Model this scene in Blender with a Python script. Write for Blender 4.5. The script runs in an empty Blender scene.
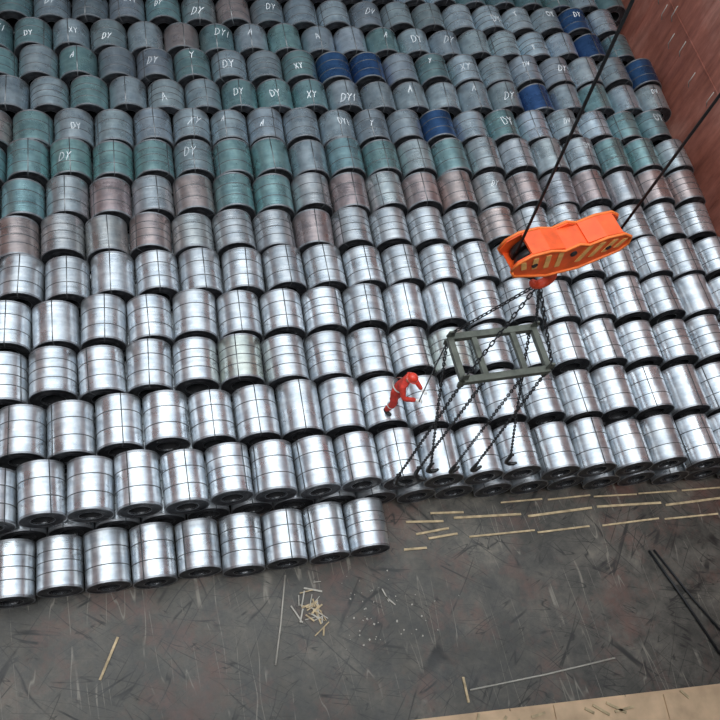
import bpy, bmesh, math, random
import numpy as np
from mathutils import Vector, Matrix
random.seed(7); rng=np.random.RandomState(7)
scene=bpy.context.scene
scene.view_settings.view_transform='Standard'

# ---------------------------------------------------------------- helpers
def link(o,parent=None):
    scene.collection.objects.link(o)
    if parent: o.parent=parent
    return o
def empty(name,loc=(0,0,0)):
    e=bpy.data.objects.new(name,None); e.location=loc; e.empty_display_size=.3
    return link(e)
class N:
    def __init__(s,name):
        s.m=bpy.data.materials.new(name); s.m.use_nodes=True
        s.t=s.m.node_tree; s.b=s.t.nodes['Principled BSDF']
    def n(s,typ,**k):
        x=s.t.nodes.new(typ)
        for a,v in k.items():
            if a in x.inputs.keys(): x.inputs[a].default_value=v
            else: setattr(x,a,v)
        return x
    def l(s,a,b): s.t.links.new(a,b)
    def noise(s,vec,scale,detail=4,rough=.55,mscale=(1,1,1),rot=(0,0,0)):
        mp0=s.n('ShaderNodeMapping'); mp0.inputs['Rotation'].default_value=rot
        mp=s.n('ShaderNodeMapping'); mp.inputs['Scale'].default_value=mscale
        s.l(vec,mp0.inputs[0]); s.l(mp0.outputs[0],mp.inputs[0])
        x=s.n('ShaderNodeTexNoise'); x.inputs['Scale'].default_value=scale; x.inputs['Detail'].default_value=detail; x.inputs['Roughness'].default_value=rough
        s.l(mp.outputs[0],x.inputs['Vector']); return x.outputs['Fac']
    def ramp(s,fac,stops):
        r=s.n('ShaderNodeValToRGB'); cr=r.color_ramp
        while len(cr.elements)<len(stops): cr.elements.new(.5)
        for e,(p,c) in zip(cr.elements,stops):
            e.position=p; e.color=(c[0],c[1],c[2],1)
        s.l(fac,r.inputs[0]); return r.outputs[0]
    def mix(s,a,b,fac,mode='MIX'):
        x=s.n('ShaderNodeMix'); x.data_type='RGBA'; x.blend_type=mode
        for i,v in ((0,fac),(6,a),(7,b)):
            if hasattr(v,'is_linked') or hasattr(v,'links'): s.l(v,x.inputs[i])
            else: x.inputs[i].default_value=v if i==0 else (v[0],v[1],v[2],1)
        return x.outputs[2]
    def bump(s,h,strength,dist=.02):
        x=s.n('ShaderNodeBump'); x.inputs['Strength'].default_value=strength; x.inputs['Distance'].default_value=dist
        s.l(h,x.inputs['Height']); s.l(x.outputs[0],s.b.inputs['Normal'])
def simple(name,col,rough=.5,metal=0.,var=.15,scale=8.,bump=0):
    k=N(name); tc=k.n('ShaderNodeTexCoord').outputs['Object']
    f=k.noise(tc,scale)
    c=k.ramp(f,[(.3,[c*(1-var) for c in col]),(.7,[min(1,c*(1+var)) for c in col])])
    k.l(c,k.b.inputs['Base Color']); k.b.inputs['Roughness'].default_value=rough; k.b.inputs['Metallic'].default_value=metal
    if bump: k.bump(f,bump)
    return k.m

# ---------------------------------------------------------------- materials
def mat_coil():
    k=N('coil_sheet_steel')
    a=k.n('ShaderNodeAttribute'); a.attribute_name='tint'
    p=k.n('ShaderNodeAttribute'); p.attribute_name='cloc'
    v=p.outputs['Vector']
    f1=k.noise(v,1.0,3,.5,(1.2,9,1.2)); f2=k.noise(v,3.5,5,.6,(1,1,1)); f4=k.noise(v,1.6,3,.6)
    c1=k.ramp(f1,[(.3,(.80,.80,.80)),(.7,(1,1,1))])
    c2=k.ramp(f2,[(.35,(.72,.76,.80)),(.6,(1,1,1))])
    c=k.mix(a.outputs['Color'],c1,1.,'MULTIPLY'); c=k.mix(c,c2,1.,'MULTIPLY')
    k.l(c,k.b.inputs['Base Color']); k.b.inputs['Metallic'].default_value=.86
    r=k.n('ShaderNodeMapRange'); r.inputs[1].default_value=.3; r.inputs[2].default_value=.7; r.inputs[3].default_value=.20; r.inputs[4].default_value=.42
    k.l(f4,r.inputs[0]); k.l(r.outputs[0],k.b.inputs['Roughness'])
    f3=k.noise(v,1.,2,.5,(.7,16,.7)); f5=k.noise(v,2.2,2,.5,(1,.5,1))
    ad=k.n('ShaderNodeMath'); ad.operation='MULTIPLY_ADD'; ad.inputs[1].default_value=2.2
    k.l(f5,ad.inputs[0]); k.l(f3,ad.inputs[2]); k.bump(ad.outputs[0],.32,.012)
    return k.m
def mat_face():
    k=N('coil_end_face_shaded')
    p=k.n('ShaderNodeAttribute'); p.attribute_name='cloc'
    f=k.noise(p.outputs['Vector'],6.,4)
    c=k.ramp(f,[(.3,(.025,.025,.03)),(.7,(.085,.085,.09))])  # steel darkened in colour: shade and the dark floor's reflection painted in
    k.l(c,k.b.inputs['Base Color']); k.b.inputs['Metallic'].default_value=.6; k.b.inputs['Roughness'].default_value=.5
    return k.m
M_coil=mat_coil(); M_face=mat_face()
M_strap=simple('strapping_band',(.12,.125,.13),.4,.6)
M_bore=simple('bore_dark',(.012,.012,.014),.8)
M_chalk=simple('chalk_marking',(.72,.78,.84),.8,0,.35,2.5)
M_edge=simple('edge_protector',(.36,.37,.39),.4,.85)

def mat_floor():
    k=N('hold_tanktop_steel'); v=k.n('ShaderNodeTexCoord').outputs['Object']
    big=k.noise(v,.30,6,.7); mid=k.noise(v,1.6,8,.75)
    c=k.ramp(big,[(.36,(.036,.034,.029)),(.47,(.062,.057,.049)),(.56,(.085,.077,.066)),(.66,(.135,.12,.10))])
    c=k.mix(c,k.ramp(mid,[(.35,(.42,.43,.43)),(.5,(.95,.95,.93)),(.66,(1.5,1.45,1.4))]),1.,'MULTIPLY')
    rs=k.ramp(k.noise(v,.5,6,.75,(1,1,1),(0,0,1.2)),[(.5,(0,0,0)),(.68,(.75,.75,.75))])
    c=k.mix(c,(.125,.056,.043),rs)
    for i,(rt,sc) in enumerate([(.9,(.22,2.,1)),(2.2,(.2,1.8,1)),(1.5,(.2,2.2,1)),(.25,(.2,2.2,1)),(2.7,(.25,2.6,1)),(.6,(.2,3,1))]):
        m=k.noise(v,.8+.15*i,1,.5,sc,(0,0,rt))
        s=k.ramp(m,[(.491,(0,0,0)),(.5,(1,1,1)),(.509,(0,0,0))])
        msk=k.ramp(k.noise(v,.6+.1*i,3,.6,(1,1,1),(0,0,i)),[(.47,(0,0,0)),(.55,(1,1,1))])
        s=k.mix(s,msk,1.,'MULTIPLY')
        c=k.mix(c,(.011,.010,.009) if i not in (2,) else (.19,.17,.14),s)
    k.l(c,k.b.inputs['Base Color'])
    k.l(k.ramp(mid,[(.3,(.32,)*3),(.7,(.62,)*3)]),k.b.inputs['Roughness'])
    k.b.inputs['Metallic'].default_value=.1
    k.bump(mid,.4,.03)
    return k.m
def mat_wall(name,cols):
    k=N(name); v=k.n('ShaderNodeTexCoord').outputs['Object']
    big=k.noise(v,.45,5,.65,(1,1,.6)); st=k.noise(v,2.2,6,.7,(1.5,1.5,.25))
    c=k.ramp(big,[(.35,cols[0]),(.5,cols[1]),(.65,cols[2])])
    c=k.mix(c,k.ramp(st,[(.35,(.65,.6,.6)),(.65,(1.15,1.12,1.12))]),1.,'MULTIPLY')
    k.l(c,k.b.inputs['Base Color']); k.b.inputs['Roughness'].default_value=.7
    k.bump(st,.3,.02); return k.m
M_floor=mat_floor()
M_wall=mat_wall('red_primer_bulkhead',[(.30,.095,.06),(.41,.145,.10),(.52,.24,.18)])
M_wall2=mat_wall('grey_weathered_bulkhead',[(.24,.29,.31),(.35,.41,.43),(.45,.51,.54)])

# ---------------------------------------------------------------- generic mesh builders
class B:
    """bmesh accumulator -> one object"""
    def __init__(s): s.bm=bmesh.new()
    def _mi(s,g,mi,sm):
        for f in g: f.material_index=mi; f.smooth=sm
    def box(s,c,sz,rot=None,mi=0,bev=0):
        r=bmesh.ops.create_cube(s.bm,size=1.); vs=r['verts']
        M=Matrix.Translation(Vector(c))@(rot.to_4x4() if rot else Matrix.Identity(4))@Matrix.Diagonal((*sz,1))
        bmesh.ops.transform(s.bm,matrix=M,verts=vs)
        fs=list({f for v in vs for f in v.link_faces}); s._mi(fs,mi,False)
        if bev:
            es=list({e for v in vs for e in v.link_edges})
            r=bmesh.ops.bevel(s.bm,geom=es,offset=bev,segments=2,affect='EDGES',profile=.5); s._mi(r['faces'],mi,False)
    def bar(s,a,b,w,h=None,mi=0,bev=0):
        a=Vector(a);b=Vector(b);d=b-a
        s.box((a+b)/2,(w,h or w,d.length),d.to_track_quat('Z','Y').to_matrix(),mi,bev)
    def tube(s,pts,r,seg=8,mi=0,caps=True):
        pts=[Vector(p) for p in pts]; n=len(pts); rs=r if isinstance(r,(list,tuple)) else [r]*n
        rings=[];up=None
        for i,p in enumerate(pts):
            t=(pts[min(i+1,n-1)]-pts[max(i-1,0)]).normalized()
            if up is None: up=t.orthogonal().normalized()
            up=(up-t*up.dot(t)).normalized(); bn=t.cross(up)
            rings.append([s.bm.verts.new(p+(up*math.cos(2*math.pi*j/seg)+bn*math.sin(2*math.pi*j/seg))*rs[i]) for j in range(seg)])
        for a,b in zip(rings,rings[1:]):
            for j in range(seg):
                f=s.bm.faces.new((a[j],a[(j+1)%seg],b[(j+1)%seg],b[j])); f.material_index=mi; f.smooth=True
        if caps:
            for rg in (rings[0][::-1],rings[-1]):
                f=s.bm.faces.new(rg); f.material_index=mi
    def cyl(s,a,b,r,seg=24,mi=0): s.tube([a,b],r,seg,mi)
    def plate(s,outline,thick,M,mi=0,bev=0):
        vs=[[s.bm.verts.new(M@Vector((x,y,z))) for x,z in outline] for y in (-thick/2,thick/2)]
        fs=[s.bm.faces.new(vs[0]),s.bm.faces.new(vs[1][::-1])]; n=len(outline)
        for i in range(n): fs.append(s.bm.faces.new((vs[0][(i+1)%n],vs[0][i],vs[1][i],vs[1][(i+1)%n])))
        s._mi(fs,mi,False)
    def sph(s,c,r,M=None,mi=0,u=20,v=12):
        rr=bmesh.ops.create_uvsphere(s.bm,u_segments=u,v_segments=v,radius=1.)
        T=Matrix.Translation(Vector(c))@(M.to_4x4() if M else Matrix.Identity(4))@Matrix.Diagonal((*(r if hasattr(r,'__len__') else (r,)*3),1))
        bmesh.ops.transform(s.bm,matrix=T,verts=rr['verts'])
        s._mi(list({f for w in rr['verts'] for f in w.link_faces}),mi,True); return rr['verts']
    def done(s,name,mats,parent=None,loc=(0,0,0)):
        bmesh.ops.recalc_face_normals(s.bm,faces=s.bm.faces)
        me=bpy.data.meshes.new(name); s.bm.to_mesh(me); s.bm.free()
        for m in mats: me.materials.append(m)
        o=bpy.data.objects.new(name,me); o.location=loc; return link(o,parent)

# ---------------------------------------------------------------- hold shell
XL,XR,YF,YB,HT=-13.,18.15,-1.6,25.1,16.8
def box_obj(name,x0,x1,y0,y1,z0,z1,mat):
    b=B(); b.box(((x0+x1)/2,(y0+y1)/2,(z0+z1)/2),(x1-x0,y1-y0,z1-z0)); return b.done(name,[mat])
box_obj('floor',XL-.3,XR+.3,YF-.3,YB+.3,-.3,0,M_floor)
def wall(name,axis,pos,a0,a1,sgn,mat):
    b=B()
    if axis=='x': b.box((pos+sgn*.15,(a0+a1)/2,HT/2),(.3,a1-a0,HT))
    else: b.box(((a0+a1)/2,pos+sgn*.15,HT/2),(a1-a0,.3,HT))
    n=int((a1-a0)/2.6)
    for i in range(1,n):
        t=a0+(a1-a0)*i/n
        if axis=='x': b.box((pos-sgn*.008,t,HT/2),(.016,.05,HT))
        else: b.box((t,pos-sgn*.008,HT/2),(.05,.016,HT))
    for z in (3.4,6.6,9.8,13.):
        if axis=='x': b.box((pos-sgn*.007,(a0+a1)/2,z),(.014,a1-a0,.05))
        else: b.box(((a0+a1)/2,pos-sgn*.007,z),(a1-a0,.014,.05))
    return b.done(name,[mat])
wall('wall_right','x',XR,YF,YB,1,M_wall); wall('wall_left','x',XL,YF,YB,-1,M_wall)
wall('wall_back','y',YB,XL,XR,1,M_wall2); wall('wall_front','y',YF,XL,XR,-1,M_wall2)

# ---------------------------------------------------------------- steel coils
SEG=40
def revolve(prof,mi,V,F,MI,smooth=True):
    base=len(V); n=len(prof)
    for r,y in prof:
        for j in range(SEG):
            t=2*math.pi*j/SEG; V.append((r*math.sin(t),y,r*math.cos(t)))
    for i in range(n-1):
        for j in range(SEG):
            a=base+i*SEG+j; b=base+i*SEG+(j+1)%SEG
            F.append((a,a+SEG,b+SEG,b)); MI.append(mi)
def template(R,L,kind):
    V=[];F=[];MI=[]; h=L/2; rb=.27*R/.53
    revolve([(R,-h+.02),(R,h-.02)],0,V,F,MI)
    for s in (-1,1):
        revolve([(R,s*(h-.02)),(R-.006,s*(h-.006)),(R-.02,s*h)][::s],0,V,F,MI)
        revolve([(R-.02,s*h),(R*.86,s*h),(R*.86,s*(h-.012)),(R*.7,s*(h-.012)),(R*.7,s*(h-.002)),(rb,s*(h-.002))][::s],1,V,F,MI)
        revolve([(R+.005,s*(h-.05)),(R+.005,s*(h-.002))][::s],5,V,F,MI)
        revolve([(R+.005,s*(h+.003)),(R-.02,s*(h+.003))][::s],5,V,F,MI)
        revolve([(rb+.012,s*(h+.004)),(rb,s*(h+.004)),(rb,s*(h-.05))][::s],5,V,F,MI)
    revolve([(rb,h),(rb,-h)],3,V,F,MI)
    ys={0:(-.17,.17),1:(-.18,.18),2:(-.2,.02,.22),3:()}[kind]
    for y in ys:
        y*=L; w=.010
        revolve([(R,y-w-.002),(R+.007,y-w),(R+.007,y+w),(R,y+w+.002)],2,V,F,MI)
    ax={0:(1.9,4.2),1:(0.05,1.7,3.3,4.9),2:(2.5,),3:(0.,2.1,4.2)}[kind]
    for t0 in ax:
        w=.012; pts=[(rb,-h-.006),(R+.009,-h-.006),(R+.009,h+.006),(rb,h+.006)]
        b=len(V)
        for r,y in pts:
            for dw in (-w,w):
                V.append((r*math.sin(t0)+dw*math.cos(t0),y,r*math.cos(t0)-dw*math.sin(t0)))
        for i in range(3):
            F.append((b+2*i,b+2*i+1,b+2*i+3,b+2*i+2)); MI.append(2)
    return np.array(V),np.array(F),np.array(MI)
STROKES={'D':[[(0,-.5),(0,.5),(.3,.42),(.48,.15),(.48,-.15),(.3,-.42),(0,-.5)]],
         'Y':[[(0,.5),(.25,.05),(.5,.5)],[(.25,.05),(.22,-.5)]],
         'A':[[(0,-.5),(.25,.5),(.5,-.5)],[(.1,-.1),(.4,-.1)]],
         'X':[[(0,.5),(.5,-.5)],[(.5,.5),(0,-.5)]],
         'V':[[(0,.5),(.25,-.5),(.5,.5)]],
         '1':[[(.2,.5),(.2,-.5)]]}
def text_strokes(txt,R,hgt,a0,b0):
    V=[];F=[];x=a0; Rp=R+.010; sl=rng.uniform(-.2,.45); w=rng.uniform(.007,.012)
    for ch in txt:
        for st in STROKES[ch]:
            P=[np.array(st[0])]
            for q in st[1:]:
                q=np.array(q);p=P[-1]
                for i in range(1,4): P.append(p+(q-p)*i/3)
            P=[(x+p[0]*hgt*.8+sl*p[1]*hgt+rng.uniform(-.010,.010),b0+p[1]*hgt+rng.uniform(-.010,.010)) for p in P]
            b=len(V)
            for i,p in enumerate(P):
                q0=np.array(P[max(0,i-1)]);q1=np.array(P[min(len(P)-1,i+1)]);d=q1-q0;d/=np.linalg.norm(d)+1e-9
                nrm=np.array((-d[1],d[0]))
                for s in (-1,1):
                    a=p[0]+s*w*nrm[0]; y=p[1]+s*w*nrm[1]
                    V.append((Rp*math.sin(a/Rp),y,Rp*math.cos(a/Rp)))
            for i in range(len(P)-1): F.append((b+2*i,b+2*i+1,b+2*i+3,b+2*i+2))
        x+=hgt*.58
    return np.array(V),np.array(F)

def silver(k=1.):
    g=rng.uniform(.74,.96)*k; return (g*.965,g,min(1,g*1.03))
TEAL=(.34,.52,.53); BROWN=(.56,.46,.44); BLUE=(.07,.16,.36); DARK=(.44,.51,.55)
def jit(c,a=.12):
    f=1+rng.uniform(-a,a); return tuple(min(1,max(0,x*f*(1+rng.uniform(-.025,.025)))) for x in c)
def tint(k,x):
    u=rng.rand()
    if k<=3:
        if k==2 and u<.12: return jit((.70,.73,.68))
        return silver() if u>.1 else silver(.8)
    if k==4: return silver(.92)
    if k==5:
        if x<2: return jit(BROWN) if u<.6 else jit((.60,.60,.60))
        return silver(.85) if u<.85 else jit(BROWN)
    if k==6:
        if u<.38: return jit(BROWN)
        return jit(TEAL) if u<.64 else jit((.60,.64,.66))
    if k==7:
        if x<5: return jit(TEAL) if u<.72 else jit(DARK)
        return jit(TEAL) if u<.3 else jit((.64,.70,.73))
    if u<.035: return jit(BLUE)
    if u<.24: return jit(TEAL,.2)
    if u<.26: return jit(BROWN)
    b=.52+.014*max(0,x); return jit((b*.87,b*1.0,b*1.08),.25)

coils=empty('steel_coils')
ROWS=[(0,6.72,-2.75,1.048,1.27,0),(1,8.17,2.25,1.085,1.30,0),(2,9.56,-2.47,1.124,1.25,2),(3,10.93,-2.39,1.13,1.24,1),
      (4,12.28,-2.10,1.12,1.22,1),(5,13.55,-2.2,1.12,1.16,2),(6,14.83,-2.06,1.12,1.18,0),(7,16.12,-3.07,1.12,1.18,1),
      (8,17.37,-2.95,1.10,1.14,0),(9,18.6,-2.5,1.10,1.12,3),(10,19.82,-2.8,1.12,1.12,0),(11,21.05,-2.96,1.10,1.12,3),(12,22.3,-2.4,1.12,1.13,0),(13,23.6,-2.8,1.12,1.15,3)]
def build_row(name,items,R,L,kinds,k):
    T={kd:template(R,L,kd) for kd in set(kinds)}
    VV=[];FF=[];MM=[];TT=[];CC=[];off=0
    for (cx,cy,cz),kd,tn,txt in items:
        V,F,MI=T[kd]
        ang=rng.uniform(0,6.28) if kd in (0,2) else rng.uniform(-.12,.12)
        ca,sa=math.cos(ang),math.sin(ang)
        P=V.copy(); P[:,0]=V[:,0]*ca+V[:,2]*sa; P[:,2]=-V[:,0]*sa+V[:,2]*ca
        P[:,1]*=rng.uniform(.92,1.03)
        loc=P+rng.uniform(-50,50,3)
        if txt is not None:
            tv,tf=text_strokes(txt,R,rng.uniform(.19,.33),rng.uniform(-.3,.0),rng.uniform(-.2,.28))
            tf=tf+len(P); P=np.vstack([P,tv]); loc=np.vstack([loc,tv]); F=np.vstack([F,tf]); MI=np.concatenate([MI,np.full(len(tf),4)])
        yaw=rng.normal(0,.016); cyw,syw=math.cos(yaw),math.sin(yaw)
        Q=P.copy(); Q[:,0]=P[:,0]*cyw-P[:,1]*syw+cx; Q[:,1]=P[:,0]*syw+P[:,1]*cyw+cy; Q[:,2]+=cz
        VV.append(Q);FF.append(F+off);MM.append(MI);CC.append(loc)
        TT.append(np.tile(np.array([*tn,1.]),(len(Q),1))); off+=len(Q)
    V=np.vstack(VV);F=np.vstack(FF);MI=np.concatenate(MM);C=np.vstack(CC);TN=np.vstack(TT)
    me=bpy.data.meshes.new(name)
    me.vertices.add(len(V)); me.vertices.foreach_set('co',V.ravel())
    me.loops.add(F.size); me.loops.foreach_set('vertex_index',F.ravel().astype(np.int32))
    me.polygons.add(len(F)); me.polygons.foreach_set('loop_start',np.arange(0,F.size,4,dtype=np.int32))
    for m in (M_coil,M_face,M_strap,M_bore,M_chalk,M_edge): me.materials.append(m)
    me.polygons.foreach_set('material_index',MI.astype(np.int32))
    me.update(calc_edges=True)
    me.polygons.foreach_set('use_smooth',((MI==0)|(MI==2)|(MI==5)|(MI==3)))
    a=me.attributes.new('cloc','FLOAT_VECTOR','POINT'); a.data.foreach_set('vector',C.ravel())
    a=me.attributes.new('tint','FLOAT_COLOR','POINT'); a.data.foreach_set('color',TN.ravel())
    me.validate(); me.update()
    return link(bpy.data.objects.new(name,me),coils)
def skew(k,x): return -.045*max(0,1-k/8)*max(0,x-4)
TEXTS=['DY','DY','DV','DY','DY1','XY','DY','Y','A']
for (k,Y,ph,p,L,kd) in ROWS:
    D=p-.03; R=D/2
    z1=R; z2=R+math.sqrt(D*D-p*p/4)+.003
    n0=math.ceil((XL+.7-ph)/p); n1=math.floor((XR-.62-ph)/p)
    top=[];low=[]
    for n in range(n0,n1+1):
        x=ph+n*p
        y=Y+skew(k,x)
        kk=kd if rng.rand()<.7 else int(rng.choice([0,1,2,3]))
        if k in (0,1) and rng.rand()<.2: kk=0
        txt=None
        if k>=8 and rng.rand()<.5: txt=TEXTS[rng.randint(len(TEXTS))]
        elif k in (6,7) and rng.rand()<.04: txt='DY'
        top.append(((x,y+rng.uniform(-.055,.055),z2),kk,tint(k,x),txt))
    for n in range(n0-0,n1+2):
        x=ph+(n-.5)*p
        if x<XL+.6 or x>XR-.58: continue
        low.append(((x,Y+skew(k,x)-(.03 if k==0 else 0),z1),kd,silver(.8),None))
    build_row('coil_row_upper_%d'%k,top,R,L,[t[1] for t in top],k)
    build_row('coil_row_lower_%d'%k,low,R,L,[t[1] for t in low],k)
p=1.029; R=.50; items=[]
x=4.71
while x>XL+.6:
    items.append(((x,5.29+rng.uniform(-.03,.03),R),int(rng.choice([0,0,2,1])),silver(.95),None)); x-=p
build_row('coil_row_front',items,R,1.25,[t[1] for t in items],0)

# ---------------------------------------------------------------- floor clutter
M_lath=simple('pale_timber',(.46,.35,.21),.75,0,.35,6)
M_ply=simple('plywood_tan',(.58,.40,.25),.7,0,.25,1.2,.1)
M_blk=simple('black_steel',(.02,.02,.022),.5,.3)
M_chain=simple('worn_chain_steel',(.03,.03,.032),.45,.5)
M_paper=simple('pale_litter',(.42,.39,.34),.8)
laths=B()
def lath_line(x0,y0,x1,y1,n,gap=.12,w=.05,j=.03):
    for i in range(n):
        a=i/n; b=(i+1-gap*rng.uniform(.2,1.5))/n
        P=(x0+(x1-x0)*a,y0+(y1-y0)*a+rng.uniform(-j,j),.02);Q=(x0+(x1-x0)*b,y0+(y1-y0)*b+rng.uniform(-j,j),.02)
        laths.bar(P,Q,w,.03)
lath_line(8.6,5.68,15.4,5.28,5,.1,.04); lath_line(7.2,5.35,17.5,4.85,5,.08,.06,.06); lath_line(7.5,4.86,15.1,4.52,4,.15,.045,.06)
for a in [(5.9,5.45,6.9,5.35),(6.1,5.1,7.0,5.15),(5.7,4.75,6.3,4.72),(6.4,4.95,7.2,4.98),(6.6,5.6,7.5,5.52),(-1.33,3.65,-1.75,2.79),(6.5,1.55,6.5,.98)]:
    laths.bar((a[0],a[1],.02),(a[2],a[3],.02),.055,.03)
laths.done('dunnage_laths',[M_lath])
b=B()
for i in range(30):
    a=rng.uniform(0,3.14); l=rng.uniform(.15,.55); c=Vector((3.12+rng.normal(0,.13),3.6+rng.normal(0,.26),.02+.012*(i%5)))
    d=Vector((math.cos(a),math.sin(a),rng.uniform(-.03,.03)))*l/2
    b.bar(c-d,c+d,rng.uniform(.015,.04),.012,mi=i%2)
b.done('splintered_wood_pile',[M_lath,M_paper])
b=B(); b.tube([(2.62,4.52,.02),(2.36,3.4,.03),(2.12,2.5,.02)],.020,8); b.done('loose_steel_rod',[M_paper])
b=B(); b.tube([(6.6,1.24,.025),(8.6,1.28,.025),(10.5,1.37,.025)],.020,8); b.done('loose_steel_rod.001',[M_paper])
b=B(); b.tube([(12.4,3.85,.03),(12.9,2.5,.05),(13.4,1.0,.03)],.035,8); b.tube([(12.55,3.85,.03),(13.2,2.4,.05),(13.9,1.1,.03)],.03,8); b.done('black_lashing_bars',[M_blk])
b=B()
for i in range(60):
    x=rng.normal(4.6,.75);y=rng.uniform(2.6,4.3)
    if x<3.8: continue
    s=rng.uniform(.012,.04); a=rng.uniform(0,3)
    b.box((x,y,.008),(s,s*rng.uniform(.3,1.5),.012),Matrix.Rotation(a,3,'Z'))
for c,l,a in [((5.0,3.7),.35,1.9),((5.1,3.55),.3,2.3)]:
    b.box((*c,.02),(l,.03,.02),Matrix.Rotation(a,3,'Z'))
b.done('scattered_litter',[M_paper])
b=B()
yy=lambda x:.88-.0605*(x-4.77)
for i,(x0,x1,dy,z) in enumerate([(4.35,7.4,0,.03),(7.42,10.4,0,.03),(10.42,13.3,0,.03),(13.32,16.2,0,.03),(5.6,8.4,-.06,.07),(8.5,11.3,-.04,.07),(11.4,14.2,-.09,.07)]):
    xm=(x0+x1)/2; b.box((xm,yy(xm)+dy-.78,z),(x1-x0,1.5,.038),Matrix.Rotation(-.0605,3,'Z'))
b.done('plywood_sheet_stack',[M_ply])
b=B()
for x in (6.6,7.2,7.5,8.1,9.4,9.7,10.1,10.3,12.0):
    b.box((x,yy(x)-.25+rng.uniform(-.1,.08),.107),(rng.uniform(.1,.6),.06,.03),Matrix.Rotation(rng.uniform(0,3),3,'Z'))
b.done('timber_offcuts',[M_lath])
b=B()
for y in [14.6,15.1,15.5,16.1,17.2,18.4,19.6,20.3,20.9,21.4,22.0,22.6]:
    z=rng.uniform(2.5,3.4); b.tube([(XR-.08,y,z),(XR-.25,y-.05,z+.25),(XR-.3,y-.1,z+.7)],.016,6)
b.done('lashing_wire_tails',[M_paper])

# ---------------------------------------------------------------- crane block
M_or=simple('orange_block_paint',(.80,.095,.016),.45,.0,.2,5)
M_ye=simple('yellow_stripe_paint',(.80,.40,.12),.55)
M_rim=simple('amber_rim_paint',(.80,.17,.03),.5)
M_dk=simple('greased_steel',(.035,.035,.035),.45,.6)
M_green=simple('grey_frame_paint',(.10,.105,.085),.5,.4,.35,5)
M_rope=simple('wire_rope',(.02,.02,.02),.55,.4)
M_redhook=simple('red_hook_paint',(.65,.06,.02),.45)
blk=empty('crane_hook_block')
Mb=Matrix.Translation((5.60,5.93,11.34))@Matrix.Rotation(math.radians(11.5),4,'Z')@Matrix.Scale(.93,4)
out=[(-1.05,.02),(-1.0,.2),(-.82,.32),(-.5,.33),(-.22,.24),(0,.33),(.22,.24),(.5,.33),(.82,.32),(1.0,.2),(1.05,.02),(.95,-.14),(.62,-.25),(.3,-.36),(-.3,-.36),(-.62,-.25),(-.95,-.14)]
b=B()
for y in (-.19,.19): b.plate(out,.035,Mb@Matrix.Translation((0,y,0)))
n0=len(b.bm.verts); b.box((0,0,0),(.5,.34,.5)); b.bm.verts.ensure_lookup_table()
bmesh.ops.transform(b.bm,matrix=Mb,verts=b.bm.verts[n0:])
for s in (-1,1):
    b.plate([(s*.3,-.33),(s*.95,-.12),(s*.97,-.07),(s*.3,-.26)],.37,Mb)
    b.plate([(s*.2,.27),(s*.5,.34),(s*.80,.33),(s*.80,.29),(s*.5,.30),(s*.2,.22)],.37,Mb)
b.done('side_plates',[M_or],blk)
b=B()
for y in (-.19,.19):
    pts=[Mb@Vector((x,y*1.12,z)) for x,z in out]; b.tube(pts+[pts[0]],.022,6)
b.done('rim_flanges',[M_rim],blk)
b=B()
for y in (-.215,.215):
    for s in (-1,1):
        for i,x in enumerate((.14,.36,.58,.78)):
            h=.22 if i<3 else .18
            b.plate([(s*x,-.16+.05*i),(s*(x+.09),-.16+.05*i),(s*(x+.17),h),(s*(x+.08),h)],.012,Mb@Matrix.Translation((0,y,0)))
b.done('hazard_stripes',[M_ye],blk)
b=B()
for x in (-.66,.66):
    for y in (-.08,.08):
        a=Mb@Vector((x,y-.05,.04)); c=Mb@Vector((x,y+.05,.04)); b.cyl(a,c,.23,28)
    b.cyl(Mb@Vector((x,-.23,.04)),Mb@Vector((x,.23,.04)),.045,16)
b.cyl(Mb@Vector((0,-.23,.1)),Mb@Vector((0,.23,.1)),.05,16)
b.done('sheaves',[M_dk],blk)
b=B()
b.cyl(Mb@Vector((0,0,-.34)),Mb@Vector((0,0,-.52)),.14,20); b.cyl(Mb@Vector((0,0,-.52)),Mb@Vector((0,0,-.66)),.085,16)
b.done('swivel',[M_or],blk)
b=B(); pts=[];rs=[]
for i in range(17):
    t=math.radians(100-i*17.5); pts.append(Mb@Vector((.17*math.cos(t),0,-.86+.17*math.sin(t)))); rs.append(.055+.02*math.sin(i/16*math.pi)-(.03 if i==16 else 0))
pts=[Mb@Vector((0,0,-.6))]+pts; rs=[.055]+rs
b.tube(pts,rs,10)
b.sph(Mb@Vector((0,0,-.68)),(.1,.1,.09))
b.done('hook',[M_redhook],blk)
b=B()
b.tube([(4.79,5.78,11.45),(4.63,6.0,15.25),(4.34,6.35,21.8)],.020,8)
b.tube([(6.51,6.12,11.45),(6.56,6.18,13.9),(6.62,6.3,21.8)],.020,8)
b.done('hoist_wires',[M_rope],blk)

# ---------------------------------------------------------------- spreader frame
fr=empty('lifting_spreader_frame')
FX,FY,FZ=5.58,5.78,8.5; hx,hy=.78,.41
b=B()
def fp(x,y,z=0):
    a=math.radians(3); return (FX+x*math.cos(a)-y*math.sin(a),FY+x*math.sin(a)+y*math.cos(a),FZ+z)
for y in (-hy,hy): b.bar(fp(-hx,y),fp(hx,y),.12,.12,bev=.012)
for x in (-hx,hx): b.bar(fp(x,-hy),fp(x,hy),.11,.11,bev=.012)
for x in (-.36,.36): b.bar(fp(x,-hy),fp(x,hy),.10,.09,bev=.01)
for x in (-hx,hx):
    for y in (-hy,hy):
        b.plate([(-.07,0),(.07,0),(.05,.16),(-.05,.16)],.03,Matrix.Translation(fp(x,y,.05)))
        b.plate([(-.07,0),(.07,0),(.05,-.16),(-.05,-.16)],.03,Matrix.Translation(fp(x,y,-.05)))
b.done('frame_beams',[M_green],fr)
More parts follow.
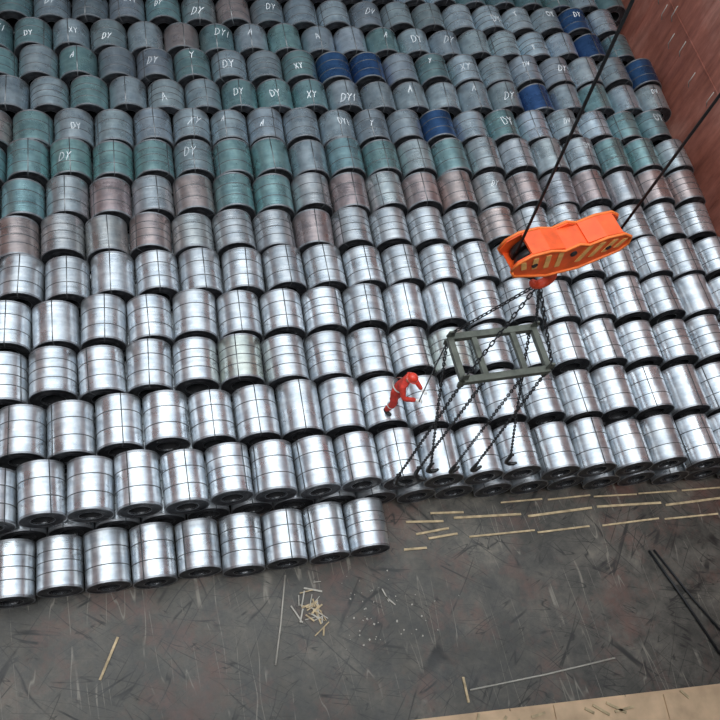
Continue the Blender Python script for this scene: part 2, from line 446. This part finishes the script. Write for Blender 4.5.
def chain(b,pts,pitch=.10,w=.025,r=.0105,sag=0):
    pts=[Vector(p) for p in pts]
    for a,c in zip(pts,pts[1:]):
        d=c-a; n=max(1,int(d.length/pitch)); q=d.to_track_quat('Z','Y').to_matrix()
        for i in range(n):
            t=(i+.5)/n; cen=a+d*t+Vector((0,0,-sag*4*t*(1-t))); m=q@Matrix.Rotation((i%2)*math.pi/2,3,'Z')
            hl=pitch*.62; P=[]
            for j in range(10):
                an=2*math.pi*j/10; P.append(cen+m@Vector((w*math.cos(an),0,(hl-w)*(1 if math.sin(an)>0 else -1)*(abs(math.sin(an))>.1)+w*math.sin(an))))
            b.tube(P+[P[0]],r,5,caps=False)
b=B(); hk=Mb@Vector((0,0,-1.0))
for x in (-hx,hx):
    for y in (-hy,hy): chain(b,[hk,fp(x,y,.16)])
b.done('bridle_chains',[M_chain],fr)
b=B(); ends=[((-hx,-hy),(5.1,5.75,2.85)),((-hx,hy),(5.95,5.95,2.8)),((hx,-hy),(7.0,5.8,2.9)),((hx,hy),(7.95,5.95,2.8)),((-.36,-hy),(5.6,5.85,2.9)),((.36,-hy),(6.5,5.85,2.8))]
for (x,y),e in ends: chain(b,[fp(x,y,-.16),e],sag=.05)
b.done('sling_chains',[M_chain],fr)
b=B()
for (x,y),e in ends:
    M=Matrix.Translation(e)@Matrix.Rotation(rng.uniform(-.6,.6),4,'Z')@Matrix.Scale(.8,4)
    P=[M@Vector(q) for q in [(0,0,.05),(0,0,-.12),(0,0,-.35),(.03,0,-.5),(.15,0,-.58),(.28,0,-.56),(.34,0,-.46)]]
    b.tube(P,[.035,.045,.05,.055,.055,.045,.03],8)
    b.tube([M@Vector((.06*math.cos(t),0,.07+.06*math.sin(t))) for t in np.linspace(0,6.28,13)],.018,6)
b.done('coil_hooks',[M_dk],fr)

# ---------------------------------------------------------------- worker
wk=empty('dock_worker',(5.49,7.85,1.975)); wk.rotation_euler=(0,0,math.radians(-38)); wk.scale=(1.08,)*3
M_suit=simple('red_coverall',(.56,.038,.022),.8,0,.25,9)
M_band=simple('reflective_band',(.75,.75,.68),.4)
M_skin=simple('skin',(.48,.27,.18),.6,0,.08)
M_boot=simple('black_rubber_boot',(.02,.02,.02),.6)
M_glove=simple('white_work_glove',(.72,.70,.66),.85)
M_helm=simple('red_helmet_shell',(.70,.05,.025),.3,0,.05)
M_hair=simple('black_hair',(.012,.01,.01),.6)
M_eye=simple('eye_dark',(.02,.015,.01),.3)
def skin_obj(name,vs,es,rad,mat,root=0,sub=2,parent=wk):
    me=bpy.data.meshes.new(name); me.from_pydata(vs,es,[]); me.materials.append(mat)
    o=bpy.data.objects.new(name,me); link(o,parent)
    m=o.modifiers.new('skin','SKIN'); m.use_smooth_shade=True
    sv=me.skin_vertices[0].data if me.skin_vertices else None
    if sv is None:
        bm=bmesh.new(); bm.from_mesh(me); bm.verts.layers.skin.verify(); bm.to_mesh(me); bm.free(); sv=me.skin_vertices[0].data
    for i,r in enumerate(rad):
        sv[i].radius=r if isinstance(r,tuple) else (r,r); sv[i].use_root=(i==root)
    s=o.modifiers.new('sub','SUBSURF'); s.levels=sub; s.render_levels=sub
    return o
vs=[(-.02,0,.95),(0.0,0,1.11),(.04,0,1.28),(.09,0,1.42),(.115,0,1.505)]; rad=[(.17,.13),(.16,.125),(.18,.13),(.16,.11),.068]
es=[(0,1),(1,2),(2,3),(3,4)]
wr={}
for s in (-1,1):
    b0=len(vs)
    vs+=[(.08,s*.19,1.43),(.22,s*.29,1.20),(.47,s*.19,1.26 if s<0 else 1.10)]; rad+=[.085,.066,.05]
    wr[s]=Vector(vs[-1]); es+=[(3,b0),(b0,b0+1),(b0+1,b0+2)]
    b0=len(vs)
    vs+=[(-.01,s*.10,.86),(.07,s*.14,.50),(-.03,s*.16,.13)]; rad+=[.112,.088,.07]
    es+=[(0,b0),(b0,b0+1),(b0+1,b0+2)]
skin_obj('coverall_body',vs,es,rad,M_suit)
for s,nm in ((-1,'right'),(1,'left')):
    skin_obj('boot_'+nm,[(-.04,s*.16,.17),(-.04,s*.16,.06),(.06,s*.17,.045),(.15,s*.175,.04)],[(0,1),(1,2),(2,3)],[.06,.058,.05,.042],M_boot,1)
    w=wr[s]; dirv=Vector((.9,-s*.3,.1)).normalized(); side=dirv.cross(Vector((0,0,1))).normalized()*-s; dn=Vector((0,0,-1))
    pv=[w-dirv*.02,w+dirv*.04,w+dirv*.085]; pe=[(0,1),(1,2)]; pr=[.032,(.04,.02),(.04,.018)]
    skin_obj('palm_'+nm,[tuple(q) for q in pv],pe,pr,M_glove,1)
    for i,ln in enumerate((.075,.085,.08,.06)):
        o=w+dirv*.075+side*(.033-.022*i)
        q=[o,o+dirv*ln*.45,o+dirv*ln*.75+dn*ln*.3,o+dirv*ln*.7+dn*ln*.65]
        skin_obj('finger_%s_%d'%(nm,i+1),[tuple(a) for a in q],[(0,1),(1,2),(2,3)],[.0105,.010,.009,.008],M_glove,0,1)
    o=w+dirv*.025+side*.03
    q=[o,o+side*.035+dirv*.025,o+side*.04+dirv*.055+dn*.02]
    skin_obj('thumb_'+nm,[tuple(a) for a in q],[(0,1),(1,2)],[.013,.011,.009],M_glove,0,1)
b=B()
def ringband(c,ax,ry,rx,w):
    q=Vector(ax).to_track_quat('Z','Y').to_matrix(); c=Vector(c); V=[]
    for zz in (-w/2,w/2):
        V.append([b.bm.verts.new(c+q@Vector((rx*math.cos(2*math.pi*j/28),ry*math.sin(2*math.pi*j/28),zz))) for j in range(28)])
    for j in range(28):
        f=b.bm.faces.new((V[0][j],V[0][(j+1)%28],V[1][(j+1)%28],V[1][j])); f.smooth=True
ringband((.012,0,1.16),(.2,0,1),.180,.180,.06)
for s in (-1,1): ringband((.03,s*.143,.42),(.2,0,1),.094,.094,.04)
b.done('reflective_bands',[M_band],wk)
b=B(); hc=Vector((.165,0,1.635)); tilt=Matrix.Rotation(math.radians(18),3,'Y')
hv=b.sph(hc,(.098,.078,.122),tilt,0,24,16)
for v in hv:
    l=tilt.inverted()@(v.co-hc)
    if l.z<-.03:
        f=1-.25*min(1,(-l.z-.03)/.09); v.co=hc+tilt@Vector((l.x*f+.012*(1-f)*4,l.y*f,l.z))
def H(x,y,z): return hc+tilt@Vector((x,y,z))
b.tube([(.105,0,1.47),tuple(H(-.01,0,-.08))],[.058,.052],12,0)
b.tube([H(.09,0,.02),H(.112,0,-.015),H(.115,0,-.028)],[.008,.013,.012],8,0)
b.tube([H(.092,-.025,-.062),H(.099,0,-.06),H(.092,.025,-.062)],.006,6,3)
for s in (-1,1):
    b.sph(H(.086,s*.032,.008),(.008,.014,.008),tilt,1,10,6)
    b.tube([H(.094,s*.018,.028),H(.09,s*.045,.03)],.004,6,2)
    b.sph(H(-.005,s*.08,-.005),(.02,.01,.032),tilt,0,12,8)
b.sph(H(-.018,0,.012),(.094,.082,.112),tilt,2,20,12)
b.done('head',[M_skin,M_eye,M_hair,M_redhook],wk)
b=B(); hm=b.sph(H(-.005,0,.045),(.13,.112,.12),tilt,0,28,16)
dl=[v for v in hm if (tilt.inverted()@(v.co-H(-.005,0,.045))).z<-.012]
bmesh.ops.delete(b.bm,geom=dl,context='VERTS')
V=[]
for rr,zz in ((1,.04),(1.1,.032)):
    V.append([b.bm.verts.new(H(-.005+(.13*rr+(.03*max(0,math.cos(t)) if rr>1 else 0))*math.cos(t),.112*rr*math.sin(t),zz)) for t in np.linspace(0,2*math.pi,32,endpoint=False)])
for j in range(32):
    f=b.bm.faces.new((V[0][j],V[0][(j+1)%32],V[1][(j+1)%32],V[1][j])); f.smooth=True
b.tube([H(-.12,0,.07),H(-.06,0,.155),H(.02,0,.172),H(.09,0,.13)],.009,6)
b.done('safety_helmet',[M_helm],wk)
bpy.context.view_layer.update()
hw=wk.matrix_world@(wr[-1]+Vector((.07,.0,-.01))); st=Vector(fp(-hx,hy,-.1))
b=B(); P=[]
for i in range(25):
    t=i/24; P.append(st.lerp(hw,t)+Vector((0,0,-.5*4*t*(1-t)*.5)))
b.tube(P,.014,6); b.done('tag_line',[M_rope],fr)

# ---------------------------------------------------------------- light: overcast sky, brightest at the zenith
w=bpy.data.worlds.new('overcast_sky'); scene.world=w; w.use_nodes=True; nt=w.node_tree
bg=nt.nodes['Background']; tc=nt.nodes.new('ShaderNodeTexCoord'); sx=nt.nodes.new('ShaderNodeSeparateXYZ'); rp=nt.nodes.new('ShaderNodeValToRGB')
nt.links.new(tc.outputs['Generated'],sx.inputs[0]); nt.links.new(sx.outputs['Z'],rp.inputs[0]); nt.links.new(rp.outputs[0],bg.inputs[0])
e=rp.color_ramp.elements; e[0].position=.45; e[0].color=(.16,.19,.215,1); e[1].position=.98; e[1].color=(.90,.965,1,1)
m=e.new(.75); m.color=(.35,.40,.45,1)
bg.inputs[1].default_value=2.8
sl=bpy.data.lights.new('sun','SUN'); sl.energy=1.0; sl.angle=math.radians(25); sl.color=(1,.99,.98)
so=bpy.data.objects.new('sun',sl); link(so); so.rotation_euler=(math.radians(15),math.radians(-14),0)

# ---------------------------------------------------------------- camera
cd=bpy.data.cameras.new('camera'); cam=bpy.data.objects.new('camera',cd); link(cam)
cd.sensor_width=36; cd.lens=40.45; cd.clip_end=200
r=Vector((.9677,-.1766,.180)); bk=Vector((-.2416,-.4465,.8615)).normalized()
r=(r-bk*r.dot(bk)).normalized(); up=bk.cross(r)
M=Matrix((r,up,bk)).transposed().to_4x4(); M.translation=(0,0,19.8)
cam.matrix_world=M; scene.camera=cam
